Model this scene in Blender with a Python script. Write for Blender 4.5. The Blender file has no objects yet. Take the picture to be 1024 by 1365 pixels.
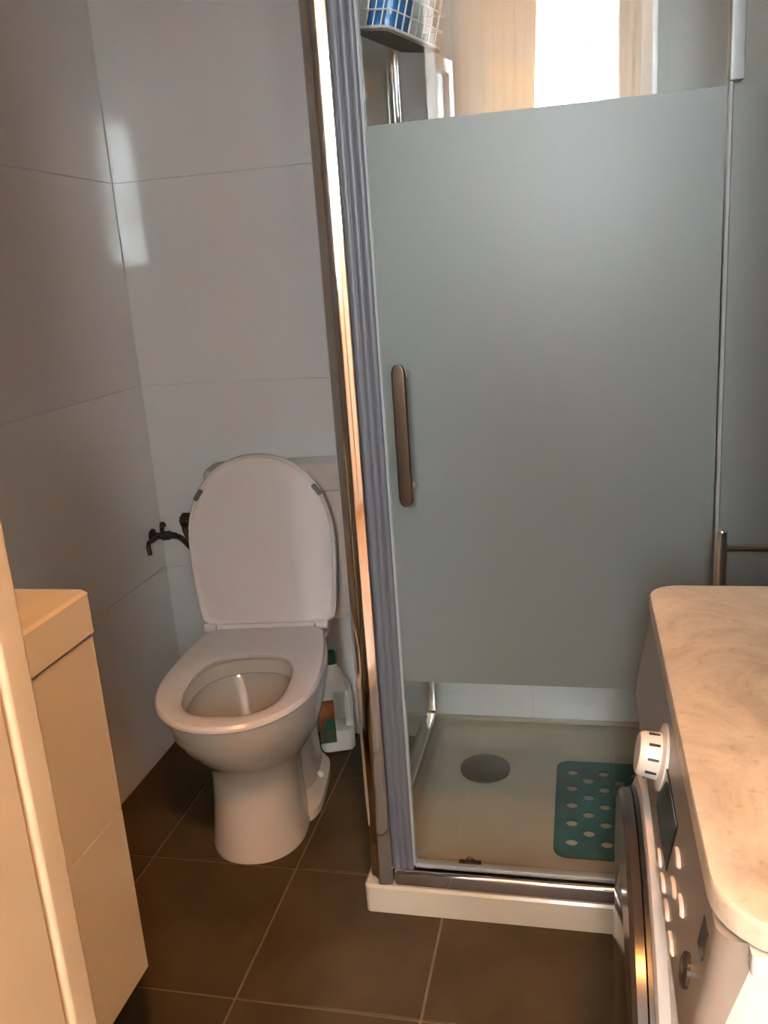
import bpy, bmesh, math, random
from mathutils import Vector, Matrix
random.seed(7)
PI = math.pi
sc = bpy.context.scene
C = sc.collection

# ------------------------------------------------------------------ camera
H = 1.2
cam = bpy.data.cameras.new('camera')
cam.sensor_fit = 'VERTICAL'; cam.sensor_height = 24.0; cam.lens = 24.0 * 1155.94 / 1365.0
cam.clip_start = 0.02
camo = bpy.data.objects.new('camera', cam); C.objects.link(camo)
Rm = Matrix(((0.97491331, 0.00938232, 0.22238709),
             (0.21171706, 0.26929211, -0.93949861),
             (-0.06870177, 0.96301284, 0.26055006)))
camo.matrix_world = Matrix.Translation((0, 0, H)) @ Rm.to_4x4()
sc.camera = camo

# ------------------------------------------------------------------ world (overcast daylight), exposure
W = bpy.data.worlds.new('world'); sc.world = W; W.use_nodes = True
bg = W.node_tree.nodes['Background']
bg.inputs[0].default_value = (0.87, 0.95, 1.0, 1); bg.inputs[1].default_value = 68.0
sc.view_settings.view_transform = 'Standard'; sc.view_settings.look = 'None'
sc.view_settings.exposure = 0.0; sc.view_settings.gamma = 1.0
sc.view_settings.use_curve_mapping = False
try:
    sc.cycles.use_denoising = True
    sc.cycles.max_bounces = 14; sc.cycles.diffuse_bounces = 6; sc.cycles.glossy_bounces = 5
    sc.cycles.transmission_bounces = 8; sc.cycles.transparent_max_bounces = 24
    sc.cycles.caustics_reflective = False; sc.cycles.caustics_refractive = False
    sc.cycles.sample_clamp_indirect = 30.0
    sc.cycles.blur_glossy = 0.5
except Exception:
    pass

# light portals in the two windows of the room behind the camera (they only guide the sky light)
YW = -1.75                                   # window wall
def portal(x0, x1, z0, z1):
    l = bpy.data.lights.new('window_daylight', 'AREA'); l.shape = 'RECTANGLE'
    l.size = x1 - x0; l.size_y = z1 - z0; l.cycles.is_portal = True
    o = bpy.data.objects.new('window_daylight', l); C.objects.link(o)
    o.location = ((x0 + x1) / 2, YW - 0.24, (z0 + z1) / 2)
    o.rotation_euler = (PI / 2, 0, PI)      # faces +Y (into the room)
    return o
WIN1 = (-0.56, 0.29, 1.22, 2.60)
WIN2 = (0.72, 1.07, 1.40, 2.36)
portal(*WIN1); portal(*WIN2)
LAMP_POS = (0.19, -0.15, 2.60); LAMP_POWER = 560.0

# ------------------------------------------------------------------ materials
def nodes_of(m):
    m.use_nodes = True
    return m.node_tree.nodes, m.node_tree.links
def mat(name, col, rough=0.5, metal=0.0, var=0.0, scale=8.0, bump=0.0, bscale=40.0, spec=None, coat=0.0, col2=None, sub=0.0):
    m = bpy.data.materials.new(name); n, l = nodes_of(m); b = n['Principled BSDF']
    b.inputs['Base Color'].default_value = (*col, 1); b.inputs['Roughness'].default_value = rough
    b.inputs['Metallic'].default_value = metal
    if spec is not None: b.inputs['Specular IOR Level'].default_value = spec
    if coat: b.inputs['Coat Weight'].default_value = coat; b.inputs['Coat Roughness'].default_value = 0.05
    tc = n.new('ShaderNodeTexCoord')
    if var or col2:
        t = n.new('ShaderNodeTexNoise'); t.inputs['Scale'].default_value = scale; t.inputs['Detail'].default_value = 6
        l.new(tc.outputs['Object'], t.inputs['Vector'])
        r = n.new('ShaderNodeValToRGB')
        c2 = col2 or tuple(max(0, c * (1 - var)) for c in col)
        r.color_ramp.elements[0].position = 0.35; r.color_ramp.elements[1].position = 0.65
        r.color_ramp.elements[0].color = (*c2, 1); r.color_ramp.elements[1].color = (*col, 1)
        l.new(t.outputs['Fac'], r.inputs['Fac']); l.new(r.outputs['Color'], b.inputs['Base Color'])
    if bump:
        t2 = n.new('ShaderNodeTexNoise'); t2.inputs['Scale'].default_value = bscale; t2.inputs['Detail'].default_value = 3
        l.new(tc.outputs['Object'], t2.inputs['Vector'])
        bp = n.new('ShaderNodeBump'); bp.inputs['Strength'].default_value = bump; bp.inputs['Distance'].default_value = 0.004
        l.new(t2.outputs['Fac'], bp.inputs['Height']); l.new(bp.outputs['Normal'], b.inputs['Normal'])
    return m

def glass_mat(name, tint, ior=1.62):
    """clear safety glass: transmits straight, reflects by Fresnel on each face"""
    m = bpy.data.materials.new(name); n, l = nodes_of(m); n.clear()
    out = n.new('ShaderNodeOutputMaterial'); mix = n.new('ShaderNodeMixShader')
    tr = n.new('ShaderNodeBsdfTransparent'); tr.inputs[0].default_value = (*tint, 1)
    gl = n.new('ShaderNodeBsdfGlossy'); gl.inputs['Roughness'].default_value = 0.0
    gl.inputs[0].default_value = (1, 1, 1, 1)
    g = n.new('ShaderNodeNewGeometry'); mx = n.new('ShaderNodeMix')
    mx.inputs[2].default_value = ior; mx.inputs[3].default_value = 1.0 / ior
    l.new(g.outputs['Backfacing'], mx.inputs[0])
    fr = n.new('ShaderNodeFresnel'); l.new(mx.outputs[0], fr.inputs['IOR'])
    l.new(fr.outputs[0], mix.inputs[0]); l.new(tr.outputs[0], mix.inputs[1]); l.new(gl.outputs[0], mix.inputs[2])
    l.new(mix.outputs[0], out.inputs[0])
    return m
def frost_mat(name, dif, trn, k=0.5, refl=0.06, rough=0.28):
    """satin / woven sheet: scatters to both sides, soft surface sheen"""
    m = bpy.data.materials.new(name); n, l = nodes_of(m); n.clear()
    out = n.new('ShaderNodeOutputMaterial')
    d = n.new('ShaderNodeBsdfDiffuse'); d.inputs[0].default_value = (*dif, 1)
    t = n.new('ShaderNodeBsdfTranslucent'); t.inputs[0].default_value = (*trn, 1)
    m1 = n.new('ShaderNodeMixShader'); m1.inputs[0].default_value = k
    l.new(d.outputs[0], m1.inputs[1]); l.new(t.outputs[0], m1.inputs[2])
    if refl > 0:
        g = n.new('ShaderNodeBsdfGlossy'); g.inputs['Roughness'].default_value = rough; g.inputs[0].default_value = (1, 1, 1, 1)
        m2 = n.new('ShaderNodeMixShader'); m2.inputs[0].default_value = refl
        l.new(m1.outputs[0], m2.inputs[1]); l.new(g.outputs[0], m2.inputs[2]); l.new(m2.outputs[0], out.inputs[0])
    else:
        l.new(m1.outputs[0], out.inputs[0])
    return m

M = {}
M['tile_wall'] = mat('glazed_wall_tile', (0.76, 0.76, 0.755), 0.05, var=0.03, scale=3, spec=0.8)
M['grout_wall'] = mat('wall_grout', (0.66, 0.65, 0.63), 0.6, var=0.08)
M['plaster'] = mat('painted_plaster', (0.70, 0.68, 0.64), 0.75, var=0.05, bump=0.1)
M['ceiling'] = mat('ceiling_paint', (0.78, 0.77, 0.75), 0.85, var=0.03)
M['tile_floor'] = mat('taupe_floor_tile', (0.082, 0.054, 0.028), 0.60, var=0.35, scale=5, bump=0.12, bscale=60, spec=0.15)
M['grout_floor'] = mat('floor_grout', (0.19, 0.14, 0.09), 0.9, var=0.25, scale=20)
M['wood_floor'] = mat('oak_floor', (0.36, 0.22, 0.12), 0.45, var=0.4, scale=6)
M['cream_paint'] = mat('cream_gloss_paint', (0.44, 0.34, 0.22), 0.38, var=0.05, scale=5, bump=0.08, bscale=50)
M['ceramic'] = mat('white_ceramic', (0.62, 0.555, 0.48), 0.10, coat=0.3, var=0.02)
M['seat'] = mat('white_seat_plastic', (0.76, 0.71, 0.68), 0.22, var=0.02)
M['rubber'] = mat('grey_rubber', (0.16, 0.14, 0.12), 0.6, var=0.2)
M['chrome'] = mat('chrome', (0.80, 0.79, 0.78), 0.07, 1.0, var=0.04, scale=30)
M['brushed'] = mat('brushed_metal', (0.15, 0.112, 0.082), 0.30, 1.0, var=0.12, scale=40)  # brown of the room mirrored in the door handle, put into the base colour
M['dark_metal'] = mat('aged_brass_valve', (0.10, 0.065, 0.05), 0.38, 0.7, var=0.4, scale=60)
M['seal'] = mat('grey_pvc_seal', (0.095, 0.096, 0.108), 0.45, 0.0)
M['seal_light'] = mat('pale_pvc_seal', (0.26, 0.28, 0.28), 0.30, var=0.05)
M['glass'] = glass_mat('clear_glass', (0.965, 0.985, 0.975))
M['frost'] = frost_mat('satin_glass', (0.225, 0.25, 0.236), (0.32, 0.35, 0.325), 0.45, 0.032, 0.36)
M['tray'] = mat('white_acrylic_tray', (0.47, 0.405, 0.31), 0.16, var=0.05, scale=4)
M['drain'] = mat('satin_drain_cover', (0.13, 0.115, 0.095), 0.40, 0.5, var=0.15, scale=25)
M['teal'] = mat('teal_rubber_mat', (0.026, 0.125, 0.118), 0.5, var=0.2, scale=20)
M['enamel'] = mat('white_enamel', (0.52, 0.50, 0.475), 0.25, var=0.02)
M['panel_white'] = mat('cream_plastic', (0.50, 0.46, 0.41), 0.33, var=0.03)
M['silver'] = mat('silver_grey_fascia', (0.25, 0.22, 0.19), 0.36, 0.2, var=0.04)
M['dark_gloss'] = mat('dark_brown_gloss_plastic', (0.035, 0.026, 0.02), 0.2, var=0.2)
M['black'] = mat('black_plastic', (0.012, 0.012, 0.012), 0.35, var=0.2)
M['screen'] = mat('dark_display', (0.006, 0.007, 0.007), 0.12, var=0.1)
M['vanity'] = mat('cream_lacquer_front', (0.80, 0.73, 0.58), 0.24, var=0.03, scale=3)
M['basin'] = mat('cream_basin_resin', (0.84, 0.78, 0.64), 0.22, var=0.03)
M['white_plastic'] = mat('white_bottle_plastic', (0.78, 0.79, 0.76), 0.33, var=0.03)
M['green_cap'] = mat('green_cap_plastic', (0.01, 0.10, 0.055), 0.35, var=0.2)
M['blue'] = mat('blue_bottle_plastic', (0.02, 0.17, 0.46), 0.25, var=0.12, scale=14)
M['wire'] = mat('white_coated_wire', (0.74, 0.74, 0.72), 0.3, var=0.05)
M['curtain'] = frost_mat('beige_curtain_cloth', (0.62, 0.47, 0.30), (0.50, 0.34, 0.14), 0.6, 0.0)
M['lace'] = frost_mat('white_lace', (0.75, 0.74, 0.72), (0.75, 0.75, 0.75), 0.6, 0.0)
M['lace_mark'] = frost_mat('lace_embroidery', (0.45, 0.45, 0.47), (0.5, 0.5, 0.52), 0.6, 0.0)
M['white_paint'] = mat('white_window_paint', (0.80, 0.80, 0.78), 0.35, var=0.03)
M['tulle'] = frost_mat('tulle', (0.85, 0.85, 0.85), (0.9, 0.9, 0.9), 0.6, 0.0)
M['water'] = mat('bowl_water', (0.55, 0.55, 0.52), 0.03, var=0.02)

def marble():
    m = mat('cream_marble', (0.66, 0.60, 0.53), 0.34)
    n, l = nodes_of(m); b = n['Principled BSDF']; tc = n.new('ShaderNodeTexCoord')
    w = n.new('ShaderNodeTexNoise'); w.inputs['Scale'].default_value = 7; w.inputs['Detail'].default_value = 10; w.inputs['Roughness'].default_value = 0.65
    w.inputs['Distortion'].default_value = 1.2
    l.new(tc.outputs['Object'], w.inputs['Vector'])
    r = n.new('ShaderNodeValToRGB'); e = r.color_ramp.elements
    e[0].position = 0.30; e[0].color = (0.27, 0.22, 0.165, 1); e[1].position = 0.60; e[1].color = (0.51, 0.45, 0.355, 1)
    l.new(w.outputs['Fac'], r.inputs['Fac'])
    v = n.new('ShaderNodeTexNoise'); v.inputs['Scale'].default_value = 120; v.inputs['Detail'].default_value = 4
    l.new(tc.outputs['Object'], v.inputs['Vector'])
    r2 = n.new('ShaderNodeValToRGB'); e = r2.color_ramp.elements
    e[0].position = 0.25; e[0].color = (0.35, 0.30, 0.25, 1); e[1].position = 0.42; e[1].color = (1, 1, 1, 1)
    l.new(v.outputs['Fac'], r2.inputs['Fac'])
    mx = n.new('ShaderNodeMix'); mx.data_type = 'RGBA'; mx.blend_type = 'MULTIPLY'; mx.inputs[0].default_value = 0.35
    l.new(r.outputs['Color'], mx.inputs[6]); l.new(r2.outputs['Color'], mx.inputs[7]); l.new(mx.outputs[2], b.inputs['Base Color'])
    return m
M['marble'] = marble()
def label_mat():
    m = mat('printed_label', (0.5, 0.2, 0.08), 0.4); n, l = nodes_of(m); b = n['Principled BSDF']; tc = n.new('ShaderNodeTexCoord')
    t = n.new('ShaderNodeTexNoise'); t.inputs['Scale'].default_value = 16; l.new(tc.outputs['Object'], t.inputs['Vector'])
    r = n.new('ShaderNodeValToRGB'); e = r.color_ramp.elements
    e[0].position = 0.38; e[0].color = (0.02, 0.10, 0.06, 1); e[1].position = 0.62; e[1].color = (0.40, 0.17, 0.06, 1)
    k = e.new(0.48); k.color = (0.28, 0.05, 0.02, 1)
    l.new(t.outputs['Fac'], r.inputs['Fac']); l.new(r.outputs['Color'], b.inputs['Base Color'])
    return m
M['label'] = label_mat()

# ------------------------------------------------------------------ mesh helpers
def obj(name, bm, m, parent=None, smooth=False, loc=None):
    me = bpy.data.meshes.new(name)
    bmesh.ops.recalc_face_normals(bm, faces=bm.faces)
    bm.to_mesh(me); bm.free()
    if smooth:
        for p in me.polygons: p.use_smooth = True
        try: me.set_sharp_from_angle(angle=math.radians(38))
        except Exception: pass
    o = bpy.data.objects.new(name, me); C.objects.link(o)
    if smooth:
        wn = o.modifiers.new('weighted_normal', 'WEIGHTED_NORMAL'); wn.keep_sharp = True
    me.materials.append(M[m] if isinstance(m, str) else m)
    if parent: o.parent = parent
    if loc: o.location = loc
    return o
def tag(o, label=None, cat=None, group=None, kind=None):
    if label: o['label'] = label
    if cat: o['category'] = cat
    if group: o['group'] = group
    if kind: o['kind'] = kind
    return o
def thing(name, label, cat, loc=(0, 0, 0), rz=0, group=None):
    o = bpy.data.objects.new(name, None); C.objects.link(o); o.empty_display_size = 0.05
    o.location = loc; o.rotation_euler = (0, 0, rz)
    return tag(o, label, cat, group)
def struct(name, bm, m, label=None, cat=None, smooth=False):
    o = obj(name, bm, m, None, smooth)
    return tag(o, label, cat, kind='structure')
def box(bm, x0, x1, y0, y1, z0, z1, bev=0.0, seg=2):
    r = bmesh.ops.create_cube(bm, size=1.0); vs = r['verts']
    for v in vs:
        v.co.x = x0 if v.co.x < 0 else x1
        v.co.y = y0 if v.co.y < 0 else y1
        v.co.z = z0 if v.co.z < 0 else z1
    if bev:
        es = list({e for v in vs for e in v.link_edges})
        bmesh.ops.bevel(bm, geom=es, offset=bev, segments=seg, affect='EDGES', profile=0.5)
    return bm
def B(x0, x1, y0, y1, z0, z1, bev=0.0, seg=2):
    return box(bmesh.new(), x0, x1, y0, y1, z0, z1, bev, seg)
def loft(bm, rings, cap0=True, cap1=True, closed=False):
    vr = [[bm.verts.new(p) for p in r] for r in rings]
    n = len(vr[0]); k = len(vr)
    for i in range(k if closed else k - 1):
        a, b = vr[i], vr[(i + 1) % k]
        for j in range(n):
            bm.faces.new((a[j], a[(j + 1) % n], b[(j + 1) % n], b[j]))
    if not closed:
        if cap0: bm.faces.new(vr[0][::-1])
        if cap1: bm.faces.new(vr[-1])
    return bm
def tube(bm, pts, r, seg=10, cap=True):
    pts = [Vector(p) for p in pts]; rings = []
    up = Vector((0.3, 0.2, 0.9)).normalized()
    for i, p in enumerate(pts):
        d = (pts[min(i + 1, len(pts) - 1)] - pts[max(i - 1, 0)]).normalized()
        a = d.cross(up)
        if a.length < 1e-3: a = d.cross(Vector((1, 0, 0)))
        a.normalize(); b = d.cross(a).normalized()
        rr = r[i] if isinstance(r, (list, tuple)) else r
        rings.append([p + (a * math.cos(2 * PI * j / seg) + b * math.sin(2 * PI * j / seg)) * rr for j in range(seg)])
    return loft(bm, rings, cap, cap)
def lathe(bm, prof, axis='z', o=(0, 0, 0), seg=40, cap0=True, cap1=True):
    rings = []
    for r, h in prof:
        ring = []
        for j in range(seg):
            a = 2 * PI * j / seg; c, s = r * math.cos(a), r * math.sin(a)
            p = (c, s, h) if axis == 'z' else ((h, c, s) if axis == 'x' else (c, h, s))
            ring.append((o[0] + p[0], o[1] + p[1], o[2] + p[2]))
        rings.append(ring)
    return loft(bm, rings, cap0, cap1)
def prism(bm, poly, z0, z1):
    return loft(bm, [[(x, y, z0) for x, y in poly], [(x, y, z1) for x, y in poly]])
def rrect(x0, x1, y0, y1, r, seg=6):
    rs = r if isinstance(r, (list, tuple)) else (r,) * 4
    P = []
    for (cx, cy, a0), q in zip(((x1, y1, 0), (x0, y1, 90), (x0, y0, 180), (x1, y0, 270)), rs):
        ox = cx - q if cx == x1 else cx + q
        oy = cy - q if cy == y1 else cy + q
        for k in range(seg + 1):
            a = math.radians(a0 + 90 * k / seg); P.append((ox + q * math.cos(a), oy + q * math.sin(a)))
    return P
def bez(p0, p1, p2, p3, n=16):
    p0, p1, p2, p3 = map(Vector, (p0, p1, p2, p3))
    return [p0 * (1 - t) ** 3 + 3 * p1 * t * (1 - t) ** 2 + 3 * p2 * t * t * (1 - t) + p3 * t ** 3 for t in [i / n for i in range(n + 1)]]
def sell(w, f, b, yc, n, z, N=56):
    """egg outline: half width w, reaching f forward (-y) and b backward (+y) of yc"""
    P = []
    for j in range(N):
        a = 2 * PI * j / N; c, s = math.cos(a), math.sin(a)
        x = w * math.copysign(abs(c) ** (2 / n), c); y = math.copysign(abs(s) ** (2 / n), s)
        P.append((x, yc + (y * b if y > 0 else y * f), z))
    return P

# ------------------------------------------------------------------ the bathroom shell
XL, XR, YB, YF = -1.107, 0.66, 2.058, 0.45
ZC = 2.42
# floor: grout bed with single tiles
fl = struct('floor', B(XL - 0.1, XR + 0.1, 0.30, YB + 0.1, -0.12, -0.0035), 'grout_floor')
gx0, gy0, px, py = -0.6016, 1.4926, 0.331, 0.347
tile_me = None
ix0 = math.floor((XL - gx0) / px); ix1 = math.ceil((XR - gx0) / px)
iy0 = math.floor((YF - gy0) / py); iy1 = math.ceil((YB - gy0) / py)
shared = {}
for i in range(ix0, ix1):
    for j in range(iy0, iy1):
        x0 = max(gx0 + i * px + 0.0025, XL); x1 = min(gx0 + (i + 1) * px - 0.0025, XR)
        y0 = max(gy0 + j * py + 0.0025, 0.42); y1 = min(gy0 + (j + 1) * py - 0.0025, YB)
        if x1 - x0 < 0.01 or y1 - y0 < 0.01: continue
        key = (round(x1 - x0, 4), round(y1 - y0, 4))
        if key not in shared:
            hx, hy = key[0] / 2, key[1] / 2
            o = obj('tile', B(-hx, hx, -hy, hy, -0.010, 0.0, 0.0012, 1), 'tile_floor', fl)
            shared[key] = o.data
        else:
            o = bpy.data.objects.new('tile', shared[key]); C.objects.link(o); o.parent = fl
        o.location = ((x0 + x1) / 2, (y0 + y1) / 2, random.uniform(-0.0004, 0.0))
# tiled walls: backing with single large tiles 1.0 x 0.5
def tiled_wall(name, axis, pos, sgn, a0, a1, starts, label=None):
    """axis 'x': wall plane x = pos with tiles running along y; sgn: side of the room the face looks to"""
    t = 0.008
    if axis == 'x':
        bm = B(min(pos - sgn * 0.12, pos - sgn * 0.0022), max(pos - sgn * 0.12, pos - sgn * 0.0022), a0, a1, -0.1, ZC + 0.05)
    else:
        bm = B(a0, a1, min(pos - sgn * 0.12, pos - sgn * 0.0022), max(pos - sgn * 0.12, pos - sgn * 0.0022), -0.1, ZC + 0.05)
    w = struct(name, bm, 'grout_wall')
    for s0, s1 in starts:
        for z0, z1 in ((0, .483), (.483, .974), (.974, 1.465), (1.465, 1.956), (1.956, ZC)):
            z0 = z0 + 0.0005 + (0.001 if z0 == 0 else 0); g = 0.0007
            p0, p1 = min(pos - sgn * t, pos), max(pos - sgn * t, pos)
            if axis == 'x': b = B(p0, p1, s0 + g, s1 - g, z0, z1 - 0.0008, 0.0006, 1)
            else: b = B(s0 + g, s1 - g, p0, p1, z0, z1 - 0.0008, 0.0006, 1)
            obj('tile', b, 'tile_wall', w)
    return w
tiled_wall('wall_left', 'x', XL, 1, 0.30, YB + 0.12, ((YF, 1.06), (1.06, YB - 0.001)))
tiled_wall('wall_back', 'y', YB, -1, XL - 0.12, XR + 0.12, ((XL + 0.001, -0.13), (-0.13, XR - 0.001)))
tiled_wall('wall_right', 'x', XR, -1, 0.30, YB + 0.12, ((YF, 1.06), (1.06, YB - 0.001)))
struct('ceiling', B(XL - 0.12, XR + 0.12, 0.30, YB + 0.12, ZC, ZC + 0.06), 'ceiling')
# wall with the doorway, door lining
DX0, DX1, DZ = -0.37, 0.185, 2.00
fw = struct('wall_front', B(-2.0, DX0 - 0.03, 0.30, YF, -0.1, 2.85), 'plaster')
bmw = B(DX1 + 0.03, 2.3, 0.30, YF, -0.1, 2.85)
obj('wall_panel', bmw, 'plaster', fw)
obj('lintel', B(DX0 - 0.03, DX1 + 0.03, 0.30, YF, DZ + 0.03, 2.85), 'plaster', fw)
tr = struct('trim_1', B(DX0 - 0.03, DX0, 0.285, 0.446, 0, DZ, 0.003, 2), 'cream_paint',
            'cream painted door lining beside the vanity, nearest the viewer', 'door frame', True)
obj('door_stop', B(DX0 - 0.075, DX0 + 0.0035, 0.4485, 0.476, 0, DZ, 0.004, 3), 'cream_paint', tr, True)
obj('jamb', B(DX1, DX1 + 0.03, 0.285, 0.446, 0, DZ, 0.003, 2), 'cream_paint', tr, True)
obj('head_lining', B(DX0 - 0.03, DX1 + 0.03, 0.285, 0.446, DZ, DZ + 0.03, 0.003, 2), 'cream_paint', tr, True)
for a, b in ((DX0 - 0.09, DX0 - 0.012), (DX1 + 0.012, DX1 + 0.09)):
    obj('architrave', B(a, b, 0.268, 0.2995, 0, DZ + 0.08, 0.006, 3), 'cream_paint', tr, True)

# ------------------------------------------------------------------ room behind the camera (seen mirrored in the glass)
RX0, RX1, RZ = -1.7, 2.0, 2.75
struct('floor_room', B(RX0 - 0.1, RX1 + 0.1, YW - 0.3, 0.30, -0.1, 0.0), 'wood_floor')
struct('ceiling_room', B(RX0 - 0.1, RX1 + 0.1, YW - 0.1, 0.30, RZ, RZ + 0.08), 'ceiling')
struct('wall_room_left', B(RX0 - 0.1, RX0, YW - 0.1, 0.30, -0.1, RZ + 0.1), 'plaster')
struct('wall_room_right', B(RX1, RX1 + 0.1, YW - 0.1, 0.30, -0.1, RZ + 0.1), 'plaster')
ww = struct('wall_window', B(RX0, WIN1[0], YW - 0.2, YW, -0.1, RZ), 'plaster')
obj('wall_panel', B(WIN1[1], WIN2[0], YW - 0.2, YW, -0.1, RZ), 'plaster', ww)
obj('wall_panel', B(WIN2[1], RX1, YW - 0.2, YW, -0.1, RZ), 'plaster', ww)
for w_ in (WIN1, WIN2):
    obj('lintel', B(w_[0], w_[1], YW - 0.2, YW, w_[3], RZ), 'plaster', ww)
    obj('sill_wall', B(w_[0], w_[1], YW - 0.2, YW, -0.1, w_[2]), 'plaster', ww)
def window_frame(bm, x0, x1, z0, z1, t, y0, y1):
    box(bm, x0, x0 + t, y0, y1, z0, z1); box(bm, x1 - t, x1, y0, y1, z0, z1)
    box(bm, x0 + t, x1 - t, y0, y1, z0, z0 + t); box(bm, x0 + t, x1 - t, y0, y1, z1 - t, z1)
    return bm
w1 = struct('window_1', window_frame(bmesh.new(), *WIN1, 0.03, YW - 0.10, YW - 0.04), 'white_paint', 'tall white window mirrored in the shower glass', 'window')
w2 = struct('window_2', window_frame(bmesh.new(), *WIN2, 0.02, YW - 0.10, YW - 0.04), 'white_paint')
obj('glazing_bar', B(WIN2[0] + 0.02, WIN2[1] - 0.02, YW - 0.085, YW - 0.055, 1.72, 1.75), 'white_paint', w2)
obj('pane', B(WIN2[0] + 0.02, WIN2[1] - 0.02, YW - 0.072, YW - 0.068, WIN2[2] + 0.02, WIN2[3] - 0.02), 'glass', w2)
# casement leaf of window 1, standing open into the room
LW, LZ0, LZ1 = 0.44, 1.25, 2.17
leaf = thing('casement_leaf', 'white glazed window leaf standing open, mirrored in the shower glass', 'window leaf', (-0.60, YW + 0.005, LZ0), math.radians(104))
lz = LZ1 - LZ0
obj('leaf_frame', window_frame(bmesh.new(), 0, LW, 0, lz, 0.06, -0.02, 0.02), 'white_paint', leaf)
for z_ in (0.45,): obj('glazing_bar', B(0.06, LW - 0.06, -0.015, 0.015, z_, z_ + 0.02), 'white_paint', leaf)
obj('glazing_bar', B(LW / 2 - 0.01, LW / 2 + 0.01, -0.015, 0.015, 0.06, lz - 0.06), 'white_paint', leaf)
obj('pane', B(0.06, LW - 0.06, -0.003, 0.003, 0.06, lz - 0.06), 'glass', leaf)
def lace_sheet(x0, x1, y, z0, z1, amp, wl, n):
    bm = bmesh.new(); P = []
    for i in range(n + 1):
        x = x0 + (x1 - x0) * i / n
        P.append((x, y + amp * math.sin(2 * PI * (x - x0) / wl)))
    ring = P + [(x, yy - 0.0015) for x, yy in P[::-1]]
    return loft(bm, [[(x, yy, z0) for x, yy in ring], [(x, yy, z1) for x, yy in ring]])
obj('leaf_lace', lace_sheet(0.07, LW - 0.07, 0.012, 0.08, lz - 0.08, 0.004, 0.05, 40), 'lace', leaf)
# heavy curtains, pleated, the left one drawn in towards its tie
def curtain(name, label, x0, x1, y, z0, z1, pull, folds, amp):
    bm = bmesh.new(); rows = []; n = folds * 10
    for k in range(13):
        t = k / 12; z = z1 - (z1 - z0) * t
        b = x1 + pull * min(1, t * 1.2)
        front = [(x0 + (b - x0) * i / n, y + amp * math.sin(2 * PI * folds * i / n + 0.5 * math.sin(3 * t)) * (0.8 + 0.2 * math.sin(i)), z) for i in range(n + 1)]
        rows.append(front + [(p[0], p[1] - 0.002, p[2]) for p in front[::-1]])
    o = obj(name, loft(bm, rows), 'curtain', None, True)
    return tag(o, label, 'curtain', 'beige curtains at the window mirrored in the glass')
curtain('curtain', 'wide beige curtain left of the bright window mirrored in the shower glass', -0.575, -0.165, YW + 0.07, 0.05, 2.655, -0.10, 8, 0.022)
curtain('curtain', 'narrow beige curtain right of the bright window mirrored in the shower glass', 0.185, 0.283, YW + 0.07, 0.05, 2.655, 0.0, 3, 0.018)
sheer = obj('lace_curtain', lace_sheet(0.119, 0.19, YW + 0.03, 1.24, 2.58, 0.006, 0.02, 60), 'lace')
tag(sheer, 'narrow strip of white lace beside the bright window mirrored in the glass', 'lace curtain')
vz = obj('lace_valance', B(-0.55, 0.115, YW + 0.020, YW + 0.0212, 2.172, 2.1745), 'tulle')
tag(vz, 'thin lace band with small grey squares across the mirrored bright window', 'lace trim')
for k in range(6):
    obj('embroidered_square', B(-0.5 + k * 0.105, -0.47 + k * 0.105, YW + 0.0214, YW + 0.0224, 2.162, 2.182), 'lace_mark', vz)
rod = thing('curtain_rod', 'pale rod holding the beige curtains at the mirrored window', 'curtain rod', (0, YW + 0.07, 2.675))
obj('rod', tube(bmesh.new(), [(-0.75, 0, 0), (0.42, 0, 0)], 0.012), 'brushed', rod, True)
for x in (-0.75, 0.42): obj('finial', lathe(bmesh.new(), [(0.004, -0.02), (0.02, -0.01), (0.02, 0.01), (0.004, 0.02)], 'x', (x, 0, 0), 16), 'brushed', rod, True)
for x in (-0.7, 0.38): obj('bracket', B(x - 0.008, x + 0.008, -0.069, 0.0, -0.008, 0.008), 'brushed', rod)
# warm ceiling lamp above the photographer
def ceiling_lamp():
    x, y, z = LAMP_POS
    t = thing('ceiling_lamp', 'warm globe lamp on the ceiling outside the bathroom door', 'lamp', (x, y, RZ))
    obj('canopy', lathe(bmesh.new(), [(0.06, 0.0), (0.06, -0.02), (0.045, -0.045), (0.045, z - RZ + 0.07)], seg=24), 'white_paint', t, True)
    em = bpy.data.materials.new('warm_globe'); n, l = nodes_of(em); b = n['Principled BSDF']
    b.inputs['Base Color'].default_value = (0.9, 0.8, 0.65, 1)
    b.inputs['Emission Color'].default_value = (1.0, 0.41, 0.10, 1); b.inputs['Emission Strength'].default_value = LAMP_POWER
    bm = bmesh.new(); bmesh.ops.create_uvsphere(bm, u_segments=24, v_segments=14, radius=0.085)
    o = obj('globe', bm, em, t, True); o.location = (0, 0, z - RZ)
ceiling_lamp()

# ------------------------------------------------------------------ shower tray
TX0, TX1, TY0 = -0.422, XR - 0.003, 1.386
YT = YB - 0.003
tray = thing('shower_tray', 'low white shower tray with a round drain behind the glass door', 'shower tray', (0, 0, 0))
def rr3(x0, x1, y0, y1, r, z): return [(x, y, z) for x, y in rrect(x0, x1, y0, y1, r, 5)]
bm = loft(bmesh.new(), [rr3(TX0, TX1, TY0, YT, 0.012, 0.001), rr3(TX0, TX1, TY0, YT, 0.012, 0.056), rr3(TX0 + .004, TX1 - .004, TY0 + .004, YT - .002, 0.012, 0.061),
                        rr3(TX0 + .062, TX1 - .04, TY0 + .090, YT - .035, 0.035, 0.062), rr3(TX0 + .068, TX1 - .046, TY0 + .096, YT - .041, 0.04, 0.058),
                        rr3(TX0 + .085, TX1 - .066, TY0 + .118, YT - .085, 0.05, 0.038), rr3(TX0 + .105, TX1 - .09, TY0 + .138, YT - .11, 0.05, 0.034)])
obj('basin', bm, 'tray', tray, True)
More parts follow.
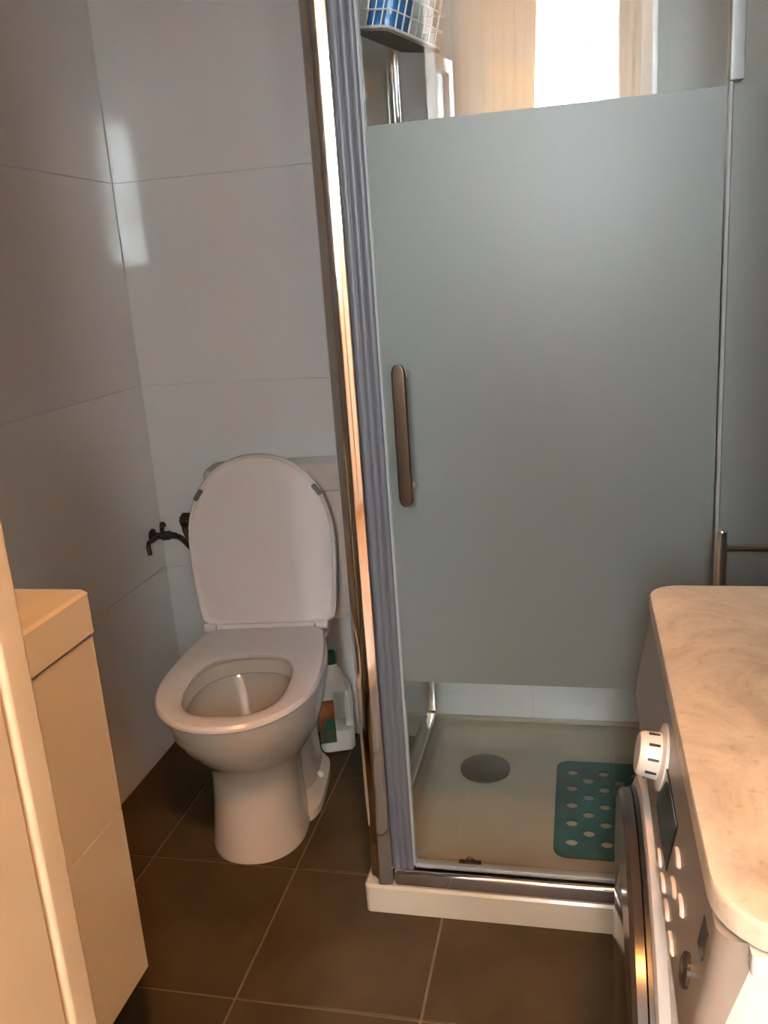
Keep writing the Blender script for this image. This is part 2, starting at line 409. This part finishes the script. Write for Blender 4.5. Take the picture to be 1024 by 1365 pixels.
obj('drain_cover', lathe(bmesh.new(), [(0.060, 0.0335), (0.060, 0.040), (0.054, 0.0435), (0.02, 0.0445), (0.001, 0.0445)], o=(-0.234, 1.860, 0)), 'drain', tray, True)
obj('wall_upstand', B(TX0 + 0.02, TX1, YB - 0.0135, YB - 0.001, 0.0615, 0.072, 0.003, 2), 'tray', tray, True)
# small metal pivot clip on the front rim
clip = thing('drain_clip', 'small dark metal clip lying inside the front rim of the shower tray', 'clip', (-0.222, 1.462, 0.0622))
obj('clip_body', lathe(bmesh.new(), [(0.012, 0), (0.012, 0.012), (0.007, 0.018), (0.001, 0.019)], seg=16), 'dark_metal', clip, True)
for s in (-1, 1): obj('clip_arm', B(min(s * .010, s * .022), max(s * .010, s * .022), -0.006, 0.006, 0, 0.013, 0.001, 1), 'black', clip)
obj('clip_head', lathe(bmesh.new(), [(0.0045, 0.018), (0.0045, 0.022), (0.001, 0.024)], seg=12), 'chrome', clip, True)

# ------------------------------------------------------------------ shower enclosure
EY = 1.402          # plane of the front glass
ET = 1.86           # top
en = thing('shower_enclosure', 'chrome framed shower enclosure with a frosted glass pivot door', 'shower enclosure', (0, 0, 0))
ZB = 0.0625
# corner post: rounded chrome profile, its outer corner towards the toilet and the viewer
pr_ = [(-0.3620, EY + 0.020), (-0.3620, EY - 0.0065)]
def arc(phi0, phi1, length, n):
    x, y = pr_[-1]
    for k in range(n):
        ph = math.radians(phi0 + (phi1 - phi0) * (k + 0.5) / n); d = length / n
        x -= math.cos(ph) * d; y -= math.sin(ph) * d; pr_.append((x, y))
arc(75, 18, 0.004, 4); arc(18, 3, 0.023, 12); arc(3, -32, 0.005, 5); arc(-32, -66, 0.030, 12); arc(-66, -110, 0.004, 4)
pr_.append((pr_[-1][0] + 0.006, EY + 0.026))
obj('corner_post', loft(bmesh.new(), [[(x, y, ZB) for x, y in pr_], [(x, y, ET) for x, y in pr_]]), 'chrome', en, True)
# grey ribbed strip between post and door
sprof = [(-0.3215, EY + 0.012), (-0.3615, EY + 0.012)]
for k in range(33):
    t = k / 32; x = -0.3615 + 0.040 * t
    sprof.append((x, EY - 0.0065 - 0.0035 * abs(math.sin(3 * PI * t)) ** 0.7))
obj('seal_strip', loft(bmesh.new(), [[(x, y, ZB + 0.0365) for x, y in sprof], [(x, y, ET - 0.031) for x, y in sprof]]), 'seal', en, True)
FZ0, FZ1 = 0.494, 1.4245
def glass_bands(parent, horiz, a0, a1, pos, zb, zt, t=0.006):
    for nm, z0, z1, m in (('clear_glass', zb, FZ0, 'glass'), ('frosted_glass', FZ0, FZ1, 'frost'), ('clear_glass', FZ1, zt, 'glass')):
        if horiz: b = B(a0, a1, pos - t / 2, pos + t / 2, z0, z1)
        else: b = B(pos - t / 2, pos + t / 2, a0, a1, z0, z1)
        obj(nm, b, m, parent)
XD = 0.209
dr = bpy.data.objects.new('door', None); C.objects.link(dr); dr.parent = en; dr.empty_display_size = 0.05
glass_bands(dr, True, -0.3205, XD - 0.006, EY, 0.106, ET - 0.03)
obj('edge_seal', B(-0.3222, -0.3165, EY - 0.006, EY + 0.006, 0.106, ET - 0.03, 0.001, 1), 'seal_light', dr)
obj('drip_seal', B(-0.318, XD - 0.008, EY - 0.006, EY + 0.006, 0.1035, 0.1115, 0.001, 1), 'seal_light', dr)
hb = bmesh.new()
hx = -0.280
hp = rrect(hx - 0.0115, hx + 0.0115, EY - 0.0600, EY - 0.0500, 0.0035, 3)
loft(hb, [[(hx + (x - hx) * s, y, z) for x, y in hp] for z, s in ((0.836, 0.45), (0.840, 0.75), (0.848, 1.0), (1.054, 1.0), (1.062, 0.75), (1.066, 0.45))])
ho = obj('handle', hb, 'brushed', dr, True); tag(ho, 'brown reflecting metal bar handle')
for z in (0.858, 1.044):
    obj('handle_mount', lathe(bmesh.new(), [(0.007, EY - 0.0503), (0.006, EY - 0.02), (0.010, EY - 0.009), (0.010, EY - 0.0032)], 'y', (hx + 0.001, 0, z), 18), 'chrome', dr, True)
# hinge strip and fixed panel
hs = obj('hinge_strip', B(XD - 0.0035, XD + 0.0030, EY - 0.006, EY + 0.006, ZB + 0.04, ET - 0.002, 0.0015, 1), 'seal_light', en, True)
obj('hinge_profile', B(XD - 0.004, XD + 0.016, EY - 0.013, EY + 0.013, FZ1 + 0.005, ET - 0.003, 0.003, 2), 'seal_light', en, True)
fp = bpy.data.objects.new('fixed_panel', None); C.objects.link(fp); fp.parent = en; fp.empty_display_size = 0.05
glass_bands(fp, True, XD + 0.0037, XR - 0.024, EY, ZB + 0.036, ET - 0.03)
sg = bpy.data.objects.new('side_panel', None); C.objects.link(sg); sg.parent = en; sg.empty_display_size = 0.05
SX = -0.389
glass_bands(sg, False, EY + 0.027, YB - 0.024, SX, ZB + 0.03, ET - 0.03)
obj('bottom_rail', B(-0.3615, XR - 0.002, EY - 0.0155, EY + 0.016, ZB, ZB + 0.036, 0.008, 4), 'chrome', en, True)
obj('bottom_rail', B(SX - 0.012, SX + 0.012, EY + 0.027, YB - 0.014, ZB, ZB + 0.030, 0.006, 3), 'chrome', en, True)
obj('top_rail', B(-0.364, XR - 0.002, EY - 0.016, EY + 0.016, ET - 0.030, ET, 0.005, 2), 'chrome', en, True)
obj('top_rail', B(SX - 0.014, SX + 0.014, EY + 0.027, YB - 0.002, ET - 0.030, ET, 0.005, 2), 'chrome', en, True)
obj('wall_profile', B(SX - 0.013, SX + 0.013, YB - 0.034, YB - 0.014, ZB + 0.0305, ET - 0.031, 0.004, 2), 'chrome', en, True)
obj('wall_profile', B(XR - 0.026, XR - 0.002, EY - 0.0135, EY + 0.0135, ZB + 0.037, ET - 0.031, 0.004, 2), 'chrome', en, True)

# ------------------------------------------------------------------ teal non-slip mat with real holes
def bath_mat():
    x0, x1, y0, y1 = -0.064, 0.44, 1.549, 1.909
    z0 = 0.0347
    me = bpy.data.meshes.new('mat_body'); bm = prism(bmesh.new(), rrect(0, x1 - x0, 0, y1 - y0, 0.03, 6), 0, 0.005)
    bmesh.ops.recalc_face_normals(bm, faces=bm.faces); bm.to_mesh(me); bm.free()
    o = bpy.data.objects.new('bath_mat', me); C.objects.link(o)
    cb = bmesh.new()
    cols = 13; pitch = 0.0357; rows = 5; rp = 0.066
    for i in range(cols):
        n = rows if i % 2 == 0 else rows - 1
        for j in range(n):
            x = 0.037 + i * pitch; y = 0.048 + j * rp + (rp / 2 if i % 2 else 0)
            lathe(cb, [(0.0125, -0.01), (0.0125, 0.02)], o=(x, y, 0), seg=14)
    bmesh.ops.recalc_face_normals(cb, faces=cb.faces)
    cm = bpy.data.meshes.new('cut'); cb.to_mesh(cm); cb.free()
    co = bpy.data.objects.new('cut', cm); C.objects.link(co)
    md = o.modifiers.new('holes', 'BOOLEAN'); md.object = co; md.operation = 'DIFFERENCE'; md.solver = 'EXACT'
    dg = bpy.context.evaluated_depsgraph_get(); dg.update()
    nm = bpy.data.meshes.new_from_object(o.evaluated_get(dg))
    o.modifiers.clear(); o.data = nm; bpy.data.objects.remove(co)
    nm.materials.clear(); nm.materials.append(M['teal'])
    o.location = (x0, y0, z0)
    tag(o, 'teal rubber non-slip mat with rows of round holes in the shower tray', 'bath mat')
bath_mat()

# ------------------------------------------------------------------ toilet
TO = thing('toilet', 'white floor-standing toilet with its lid raised beside the shower', 'toilet', (-0.741, 1.820, 0), math.radians(8))
SL = 0.482                                            # seat length
def hw(v, L=SL, Wd=0.170, hbk=0.140, vm=0.262):
    if v <= vm:
        t = v / vm; h = hbk + (Wd - hbk) * math.sin(t * PI / 2)
        if v < 0.025: h -= 0.025 - math.sqrt(max(0, 0.025 ** 2 - (0.025 - v) ** 2))
        return h
    u = (v - vm) / (L - vm)
    return Wd * max(0, 1 - u ** 2.1) ** (1 / 2.1)
def polar(fn, L, v0, vc, N=72, lo=0.0):
    """outline sampled at even angles about (0, vc)"""
    pts = []
    K = 400
    for k in range(K + 1):
        v = v0 + (L - v0) * (1 - math.cos(PI * k / K)) / 2; pts.append((fn(v), v))
    pts = [(0.0, v0)] + pts + [(0.0, L)]
    ang = [math.atan2(v - vc, x) for x, v in pts]; rad = [math.hypot(x, v - vc) for x, v in pts]
    out = []
    for j in range(N):
        a = -PI / 2 + 2 * PI * j / N
        b = a if a <= PI / 2 else PI - a
        for k in range(len(ang) - 1):
            if ang[k] <= b + 1e-9 and ang[k + 1] >= b - 1e-9:
                d = ang[k + 1] - ang[k]; t = (b - ang[k]) / d if d > 1e-12 else 0
                r = rad[k] + (rad[k + 1] - rad[k]) * t; break
        out.append((r * math.cos(a), vc + r * math.sin(a)))
    return out
def scaled(poly, k, vc): return [(x * (1 - k / 0.19), vc + (v - vc) * (1 - k / 0.22)) for x, v in poly]
oo = polar(hw, SL, 0.0, 0.235)
def hin(v):
    u = abs((v - 0.283) / 0.142); return 0.108 * max(0, 1 - u ** 2.7) ** (1 / 2.7)
inn = polar(hin, 0.4245, 0.1415, 0.27)
# bowl
def sec(z, f, b, w, n, yc=-0.20, dx=0.0): return [(x + dx, y, zz) for x, y, zz in sell(w, -(f - yc), b - yc, yc, n, z)]
rings = [sec(0.0, -.330, -.04, .107, 2.2, -.2, -.009), sec(0.012, -.331, -.04, .108, 2.2, -.2, -.009), sec(0.02, -.327, -.04, .105, 2.2, -.2, -.009),
         sec(.10, -.316, -.03, .097, 2.2, -.2, -.009), sec(.17, -.312, -.01, .096, 2.2, -.2, -.007), sec(.205, -.322, .02, .103, 2.2, -.2, -.004), sec(.235, -.350, .05, .120, 2.2),
         sec(.27, -.392, .08, .141, 2.2), sec(.31, -.428, .10, .156, 2.2), sec(.35, -.452, .12, .164, 2.2), sec(.378, -.464, .13, .167, 2.2),
         sec(.388, -.462, .13, .165, 2.2), sec(.392, -.456, .12, .159, 2.2),
         sec(.392, -.430, -.118, .124, 2.4, -.27), sec(.386, -.422, -.128, .116, 2.4, -.27), sec(.356, -.422, -.130, .116, 2.4, -.27), sec(.352, -.426, -.125, .120, 2.4, -.27),
         sec(.352, -.444, -.100, .140, 2.4, -.27), sec(.335, -.444, -.100, .140, 2.4, -.27), sec(.29, -.415, -.130, .116, 2.2, -.27), sec(.22, -.33, -.17, .072, 2.1, -.25), sec(.18, -.28, -.20, .04, 2.0, -.24), sec(.175, -.25, -.22, .015, 2.0, -.235)]
obj('bowl', loft(bmesh.new(), rings), 'ceramic', TO, True)
obj('water', loft(bmesh.new(), [sec(.205, -.312, -.182, .060, 2, -.247), sec(.2075, -.314, -.180, .062, 2, -.247)]), 'water', TO, True)
tw = [sec(0.0, -.17, .095, .106, 3.5, -.03), sec(.05, -.17, .095, .100, 3.5, -.03), sec(.16, -.16, .095, .096, 3.5, -.03), sec(.26, -.09, .105, .092, 3.5, 0), sec(.34, -.07, .17, .115, 4, .04), sec(.3915, -.06, .195, .150, 6, .07)]
obj('trapway', loft(bmesh.new(), tw), 'ceramic', TO, True)
ft = [sec(0.0, -.20, .10, .120, 4, -.05), sec(.020, -.20, .10, .120, 4, -.05), sec(.040, -.19, .095, .102, 4, -.05), sec(.075, -.17, .09, .080, 4, -.05)]
obj('foot', loft(bmesh.new(), ft), 'ceramic', TO, True)
for s in (-1, 1):
    o = obj('bolt_cap', lathe(bmesh.new(), [(0.009, 0), (0.009, 0.004), (0.005, 0.008), (0.001, 0.009)], seg=16), 'white_plastic', TO, True)
    o.location = (s * 0.106, -0.055, 0.043); o.rotation_euler = (0, s * 0.85, 0)
# seat ring
zs = 0.394
def flat(poly, z): return [(x, -v, z) for x, v in poly]
sr = [flat(scaled(oo, 0.006, .235), zs), flat(oo, zs + 0.006), flat(oo, zs + 0.012), flat(scaled(oo, 0.004, .235), zs + 0.0175), flat(scaled(oo, 0.016, .235), zs + 0.020),
      flat([(a[0] * .35 + b[0] * .65, a[1] * .35 + b[1] * .65) for a, b in zip(oo, inn)], zs + 0.0185),
      flat([(x * 1.05, .27 + (v - .27) * 1.05) for x, v in inn], zs + 0.015), flat(inn, zs + 0.010), flat([(x * 1.04, .27 + (v - .27) * 1.04) for x, v in inn], zs + 0.001)]
obj('seat', loft(bmesh.new(), sr, closed=True), 'seat', TO, True)
# raised lid: inner face towards the viewer
lid = bpy.data.objects.new('lid', None); C.objects.link(lid); lid.parent = TO; lid.empty_display_size = 0.05
lid.location = (0.006, 0.008, zs + 0.022); lid.rotation_euler = (math.radians(-5), 0, 0)
lo = polar(lambda v: hw(v, 0.412, 0.176, 0.161, 0.205), 0.412, 0.0, 0.205)
def up(poly, y): return [(x, y, v) for x, v in poly]
lr = [up(scaled(lo, 0.016, .225), 0.0045), up(scaled(lo, 0.010, .225), 0.002), up(scaled(lo, 0.007, .225), -0.003), up(scaled(lo, 0.003, .225), -0.0045), up(lo, -0.001), up(lo, 0.007), up(scaled(lo, 0.006, .225), 0.014), up(scaled(lo, 0.03, .225), 0.018)]
obj('lid_panel', loft(bmesh.new(), lr), 'seat', lid, True)
for s in (-1, 1):
    bo = obj('bumper', B(-0.0055, 0.0055, -0.012, 0.001, -0.015, 0.015, 0.004, 3), 'rubber', lid, True)
    bo.location = (s * 0.141, 0.001, 0.322); bo.rotation_euler = (0, s * -0.62, 0)
obj('hinge_bar', tube(bmesh.new(), [(-0.118, 0.004, zs + 0.018), (0.118, 0.004, zs + 0.018)], 0.009, 14), 'seat', TO, True)
for s in (-1, 1): obj('hinge', tube(bmesh.new(), [(s * .122, 0.004, zs + 0.018), (s * .150, 0.004, zs + 0.018)], 0.0115, 14), 'seat', TO, True)
# cistern
def rb(w, y0, y1, r, z): return [(x + 0.044, y + 0.010, z) for x, y in rrect(-w + 0.014, w - 0.014, y0, y1, r, 5)]
obj('cistern', loft(bmesh.new(), [rb(.168, .080, .185, .03, .392), rb(.178, .074, .193, .03, .42), rb(.190, .070, .194, .03, .714), rb(.190, .070, .194, .03, .720)]), 'ceramic', TO, True)
cl = obj('cistern_lid', loft(bmesh.new(), [rb(.193, .067, .196, .03, .722), rb(.196, .065, .196, .03, .730), rb(.196, .065, .196, .03, .772), rb(.190, .070, .192, .03, .781), rb(.15, .09, .17, .03, .784)]), 'ceramic', TO, True)
obj('flush_button', lathe(bmesh.new(), [(0.020, .783), (0.020, .790), (0.017, .793), (0.001, .793)], o=(0.044, .14, 0), seg=20), 'chrome', cl, True)

# ------------------------------------------------------------------ water supply valve and hose
sv = thing('supply_valve', 'dark metal water valve with a hose on the wall left of the toilet', 'valve', (XL, 2.003, 0.585))
obj('wall_flange', lathe(bmesh.new(), [(0.019, 0.0012), (0.019, 0.005), (0.010, 0.009)], 'x', (0, 0, 0), 20), 'dark_metal', sv, True)
obj('valve_body', tube(bmesh.new(), [(0.008, 0, 0), (0.03, 0, 0), (0.034, 0, 0), (0.052, 0, 0.002), (0.056, 0, 0.002), (0.07, 0, 0)], [0.009, 0.009, 0.0125, 0.0125, 0.009, 0.009], 14), 'dark_metal', sv, True)
hd = obj('valve_handle', tube(bmesh.new(), [(0.034, -0.004, 0.008), (0.040, -0.014, 0.030), (0.046, -0.018, 0.036)], [0.006, 0.0065, 0.009], 10), 'dark_metal', sv, True)
obj('drain_lever', tube(bmesh.new(), [(0.022, -0.006, 0.0), (0.016, -0.05, -0.004), (0.0165, -0.056, -0.012), (0.020, -0.058, -0.034)], [0.006, 0.006, 0.0065, 0.006], 10), 'dark_metal', sv, True)
hose = bez((0.068, 0, 0.0), (0.10, -0.006, -0.002), (0.13, -0.03, -0.045), (0.138, -0.05, -0.015), 14) + bez((0.138, -0.05, -0.015), (0.142, -0.06, 0.01), (0.118, -0.055, 0.03), (0.126, -0.055, 0.050), 14)[1:]
obj('hose', tube(bmesh.new(), hose, 0.0075, 10), 'dark_metal', sv, True)
obj('cistern_nut', lathe(bmesh.new(), [(0.013, 0.118), (0.020, 0.124), (0.020, 0.148), (0.012, 0.154)], 'x', (0, -0.055, 0.058), 8), 'dark_metal', sv)

# ------------------------------------------------------------------ bleach bottle
bt = thing('cleaner_bottle', 'white cleaner bottle with green cap behind the toilet', 'bottle', (-0.641, 1.988, 0), math.radians(20))
def bsec(w, d, z, cx=0): return [(cx + x, y, z) for x, y in rrect(-w, w, -d, d, min(w, d) * 0.6, 5)]
# lower body and shoulder with a handle beside the grip opening
bm = loft(bmesh.new(), [bsec(.042, .028, .0), bsec(.046, .032, .006), bsec(.046, .032, .05), bsec(.044, .031, .062)])
loft(bm, [bsec(.024, .030, .058, -.022), bsec(.022, .029, .10, -.024), bsec(.022, .028, .16, -.022), bsec(.026, .027, .185, -.014)])
obj('body', bm, 'white_plastic', bt, True)
obj('shoulder', loft(bmesh.new(), [bsec(.040, .027, .170, 0), bsec(.038, .026, .19, -.002), bsec(.025, .020, .215, 0), bsec(.015, .015, .232, 0), bsec(.013, .013, .243, 0)]), 'white_plastic', bt, True)
obj('grip', tube(bmesh.new(), [(.034, 0, .05), (.037, 0, .09), (.037, 0, .15), (.030, 0, .185)], [.013, .0115, .0115, .014], 12), 'white_plastic', bt, True)
obj('label', B(-.0465, -.004, -.0335, -.0245, .030, .150, 0.001, 1), 'label', bt)
obj('cap', lathe(bmesh.new(), [(0.0155, .243), (0.0155, .268), (0.012, .274), (0.001, .275)], o=(0, 0, 0), seg=18), 'green_cap', bt, True)

# ------------------------------------------------------------------ wire caddy with a blue bottle, hung over the side panel
cd = thing('wire_caddy', 'white wire caddy hanging in the top left of the shower', 'caddy', (-0.292, 1.555, 1.578))
CR = Matrix.Rotation(math.radians(15), 3, 'Y') @ Matrix.Rotation(math.radians(57), 3, 'Z')
cd.rotation_euler = CR.to_euler(); CO = Vector((-0.292, 1.555, 1.578))
def ringpts(x0, x1, y0, y1, z): return [(x0, y0, z), (x1, y0, z), (x1, y1, z), (x0, y1, z), (x0, y0, z)]
bx0, bx1, by0, by1 = -0.062, 0.062, -0.045, 0.045
def wire_ring(name, z, r):
    P = [(x, y, z) for x, y in rrect(bx0, bx1, by0, by1, 0.006, 3)]
    rg = []
    for k, p in enumerate(P):
        a, b = Vector(P[k - 1]), Vector(P[(k + 1) % len(P)]); d = (b - a).normalized(); n = Vector((d.y, -d.x, 0)); u = Vector((0, 0, 1))
        rg.append([Vector(p) + (n * math.cos(2 * PI * q / 6) + u * math.sin(2 * PI * q / 6)) * r for q in range(6)])
    return obj(name, loft(bmesh.new(), rg, closed=True), 'wire', cd, True)
wire_ring('rim', 0.10, 0.0026); wire_ring('rim', 0.0, 0.0026)
for z in (0.025, 0.05, 0.075): wire_ring('side_wire', z, 0.0014)
obj('floor_plate', B(bx0, bx1, by0, by1, -0.0060, -0.0028), 'rubber', cd)
for k in range(7):
    x = bx0 + (bx1 - bx0) * (k + 1) / 8
    obj('side_wire', tube(bmesh.new(), [(x, by0, 0.1), (x, by0, 0), (x, by1, 0), (x, by1, 0.1)], 0.0014, 6), 'wire', cd)
for k in range(4):
    y = by0 + (by1 - by0) * (k + 1) / 5
    obj('side_wire', tube(bmesh.new(), [(bx0, y, 0.1), (bx0, y, 0), (bx1, y, 0), (bx1, y, 0.1)], 0.0014, 6), 'wire', cd)
# hanging wire from the corner nearest the side panel over its top rail
def to_local(wx, wy, wz): return CR.transposed() @ (Vector((wx, wy, wz)) - CO)
hk = Vector((bx0, by1, 0.1)); hwp = CR @ hk + CO
obj('hook', tube(bmesh.new(), [hk, to_local(hwp.x - 0.004, hwp.y, 1.75), to_local(-0.3720, hwp.y, ET - 0.02), to_local(-0.3725, hwp.y, ET + 0.0028), to_local(-0.4055, hwp.y, ET + 0.0028), to_local(-0.4065, hwp.y, ET - 0.05)], 0.0022, 6), 'wire', cd)
bb = thing('blue_bottle', 'blue toiletry bottle standing in the wire shower caddy', 'bottle', (0, 0, 0))
bb.location = CO + CR @ Vector((-0.020, 0.002, 0.0018)); bb.rotation_euler = CR.to_euler()
obj('body', lathe(bmesh.new(), [(0.030, 0), (0.034, 0.004), (0.034, 0.13), (0.026, 0.15), (0.012, 0.157)], seg=28), 'blue', bb, True)
obj('cap', lathe(bmesh.new(), [(0.015, 0.157), (0.015, 0.185), (0.012, 0.188), (0.001, 0.188)], seg=20), 'white_plastic', bb, True)

# ------------------------------------------------------------------ vanity
VX, VY1, VY0 = -0.664, 1.000, 0.478
va = thing('vanity_cabinet', 'cream wall-hung vanity cabinet with two smooth drawer fronts at left', 'cabinet', (0, 0, 0))
obj('body', B(XL + 0.002, VX - 0.02, VY0, VY1 - 0.002, 0.198, 0.750, 0.002, 1), 'vanity', va)
for z0, z1 in ((0.193, 0.4735), (0.4747, 0.750)):
    d = obj('drawer', B(VX - 0.0195, VX, VY0 + 0.001, VY1, z0, z1, 0.0008, 1), 'vanity', va, True)
vt = thing('basin_top', 'thick cream basin top resting on the vanity cabinet', 'basin', (0, 0, 0))
def sl(x0, x1, y0, y1, r, z): return [(x, y, z) for x, y in rrect(x0, x1, y0, y1, r, 4)]
vx0, vx1 = XL + 0.002, VX + 0.004
obj('slab', loft(bmesh.new(), [sl(vx0, vx1, VY0, VY1 + .004, .004, .7555), sl(vx0, vx1, VY0, VY1 + .004, .008, .758), sl(vx0, vx1, VY0, VY1 + .004, .008, .812), sl(vx0, vx1 - .004, VY0 + .002, VY1, .008, .8165),
     sl(vx0 + .10, vx1 - .035, VY0 + .05, VY1 - .17, .03, .8165), sl(vx0 + .11, vx1 - .045, VY0 + .06, VY1 - .18, .03, .809), sl(vx0 + .13, vx1 - .07, VY0 + .08, VY1 - .2, .04, .772), sl(vx0 + .15, vx1 - .09, VY0 + .1, VY1 - .22, .04, .768)]), 'basin', vt, True)
obj('drain', lathe(bmesh.new(), [(0.022, .7682), (0.022, .770), (0.001, .7715)], o=((vx0 + vx1) / 2, .62, 0), seg=20), 'chrome', vt, True)

# ------------------------------------------------------------------ washing machine, front towards the left
wm = thing('washing_machine', 'white front-loading washing machine under the marble top at right', 'washing machine', (0, 0, 0))
WY0, WY1, WX, WXB = 0.4565, 1.028, 0.066, 0.640
poly = rrect(WX, WXB, WY0, WY1, (0.012, 0.045, 0.034, 0.012), 8)
poly2 = rrect(WX + 0.017, WXB, WY0 + 0.002, WY1, (0.012, 0.05, 0.05, 0.012), 8)
obj('body', loft(bmesh.new(), [[(x, y, z) for x, y in poly] for z in (0.012, 0.66, 0.70)] + [[(x, y, 0.7975) for x, y in poly2]]), 'enamel', wm, True)
obj('top_trim', loft(bmesh.new(), [[(x, y, z) for x, y in rrect(WX + .030, WXB - .002, WY0 + .0012, WY1 + .0005, .003, 4)] for z in (0.783, 0.7975)]), 'enamel', wm, True)
for x in (WX + 0.08, WXB - 0.06):
    for y in (WY0 + 0.06, WY1 - 0.06): obj('foot', lathe(bmesh.new(), [(0.02, 0.0005), (0.02, 0.008), (0.012, 0.014)], o=(x, y, 0), seg=16), 'black', wm, True)
# control panel: sloping, bulging fascia
PZ = ((.676, .0655), (.684, .0625), (.70, .0630), (.72, .0660), (.76, .0735), (.7975, .0785))
def px_at(z):
    for (z0, x0), (z1, x1) in zip(PZ[:-1], PZ[1:]):
        if z <= z1: return x0 + (x1 - x0) * (z - z0) / (z1 - z0)
    return PZ[-1][1]
def fas(x0, z): return [(x, y, z) for x, y in rrect(x0, x0 + 0.022, WY0 + 0.012, WY1 - 0.004, (0.002, 0.02, 0.014, 0.002), 8)]
obj('control_panel', loft(bmesh.new(), [fas(x0, z) for z, x0 in PZ]), 'silver', wm, True)
def on_panel(o, y, z):
    o.location = (px_at(z), y, z); o.rotation_euler = (0, math.radians(10), 0); return o
kb = on_panel(obj('program_dial', lathe(bmesh.new(), [(0.031, .004), (0.031, -.003), (0.022, -.005), (0.0205, -.021), (0.018, -.024), (0.001, -.024)], 'x', (0, 0, 0), 36), 'enamel', wm, True), 0.752, 0.752)
for k in range(10):
    o = obj('dial_mark', B(-.017, -.007, -.0012, .0012, 0.0203, 0.0222), 'black', kb)
    o.rotation_euler = (2 * PI * k / 10, 0, 0)
on_panel(obj('display', B(-.0014, .004, -.046, .046, -.022, .022, .0006, 1), 'screen', wm), 0.683, 0.737)
for y, z in ((.672, .702), (.640, .702), (.608, .702), (.572, .702), (.612, .748), (.602, .728), (.570, .738)):
    bo = on_panel(obj('button', lathe(bmesh.new(), [(0.0085, 0.004), (0.0085, -0.0015), (0.007, -0.0028), (0.001, -0.0028)], 'x', (0, 0, 0), 18), 'enamel', wm, True), y, z)
    bo.scale = (1, 1.5, 0.5)
on_panel(obj('power_button', lathe(bmesh.new(), [(0.012, 0.004), (0.012, -0.0025), (0.010, -0.0035), (0.001, -0.0035)], 'x', (0, 0, 0), 22), 'dark_gloss', wm, True), .518, .728)
on_panel(obj('icon_plate', B(-.001, .004, -.009, .009, -.011, .011, .0005, 1), 'dark_gloss', wm), .500, .771)
# porthole door
pd = bpy.data.objects.new('door', None); C.objects.link(pd); pd.parent = wm; pd.location = (WX, 0.765, 0.428); pd.empty_display_size = 0.05
obj('door_ring', lathe(bmesh.new(), [(0.252, 0.002), (0.252, -0.004), (0.250, -0.009), (0.244, -0.0115), (0.225, -0.0115)], 'x', (0, 0, 0), 64, True, True), 'panel_white', pd, True)
obj('door_gap', lathe(bmesh.new(), [(0.240, -0.009), (0.240, -0.0155), (0.20, -0.0155)], 'x', (0, 0, 0), 64), 'black', pd, True)
obj('door_rim', lathe(bmesh.new(), [(0.236, -0.0155), (0.238, -0.017), (0.238, -0.025), (0.234, -0.029), (0.165, -0.031), (0.155, -0.027)], 'x', (0, 0, 0), 64), 'dark_gloss', pd, True)
obj('door_glass', lathe(bmesh.new(), [(0.155, -0.0275), (0.13, -0.033), (0.08, -0.037), (0.001, -0.038)], 'x', (0, 0, 0), 48), 'screen', pd, True)
obj('plinth', B(WX - 0.003, WX + 0.02, WY0 + 0.03, WY1 - 0.03, 0.016, 0.11, 0.004, 2), 'enamel', wm, True)

# marble top
mp = rrect(0.0765, 0.655, 0.4535, 1.0335, (0.004, 0.035, 0.05, 0.004), 8)
def inset(P, k): 
    cx, cy = 0.366, 0.7435
    return [(cx + (x - cx) * (1 - k / 0.29), cy + (y - cy) * (1 - k / 0.30)) for x, y in P]
mb = loft(bmesh.new(), [[(x, y, .7985) for x, y in inset(mp, .002)], [(x, y, .801) for x, y in mp], [(x, y, .8155) for x, y in mp], [(x, y, .8185) for x, y in inset(mp, .0015)], [(x, y, .8195) for x, y in inset(mp, .005)]])
mo = obj('marble_slab', mb, 'marble', None, True)
tag(mo, 'cream veined marble slab with rounded corners lying on the washing machine', 'slab')

# ------------------------------------------------------------------ towel stand behind the washing machine
ts = thing('towel_stand', 'chrome towel rail with upright post between washing machine and shower', 'towel rail', (0, 1.215, 0))
for x in (0.189, 0.60):
    obj('post', tube(bmesh.new(), [(x, 0, 0.012), (x, 0, 0.829), (x, 0, 0.832), (x, 0, 0.833)], [0.0072, 0.0072, 0.006, 0.003], 16), 'chrome', ts, True)
    obj('foot', B(x - 0.012, x + 0.012, -0.08, 0.08, 0.0005, 0.012, 0.003, 2), 'chrome', ts, True)
for z in (0.807, 0.55):
    obj('bar', tube(bmesh.new(), [(0.194, 0, z), (0.596, 0, z)], 0.0052, 14), 'chrome', ts, True)
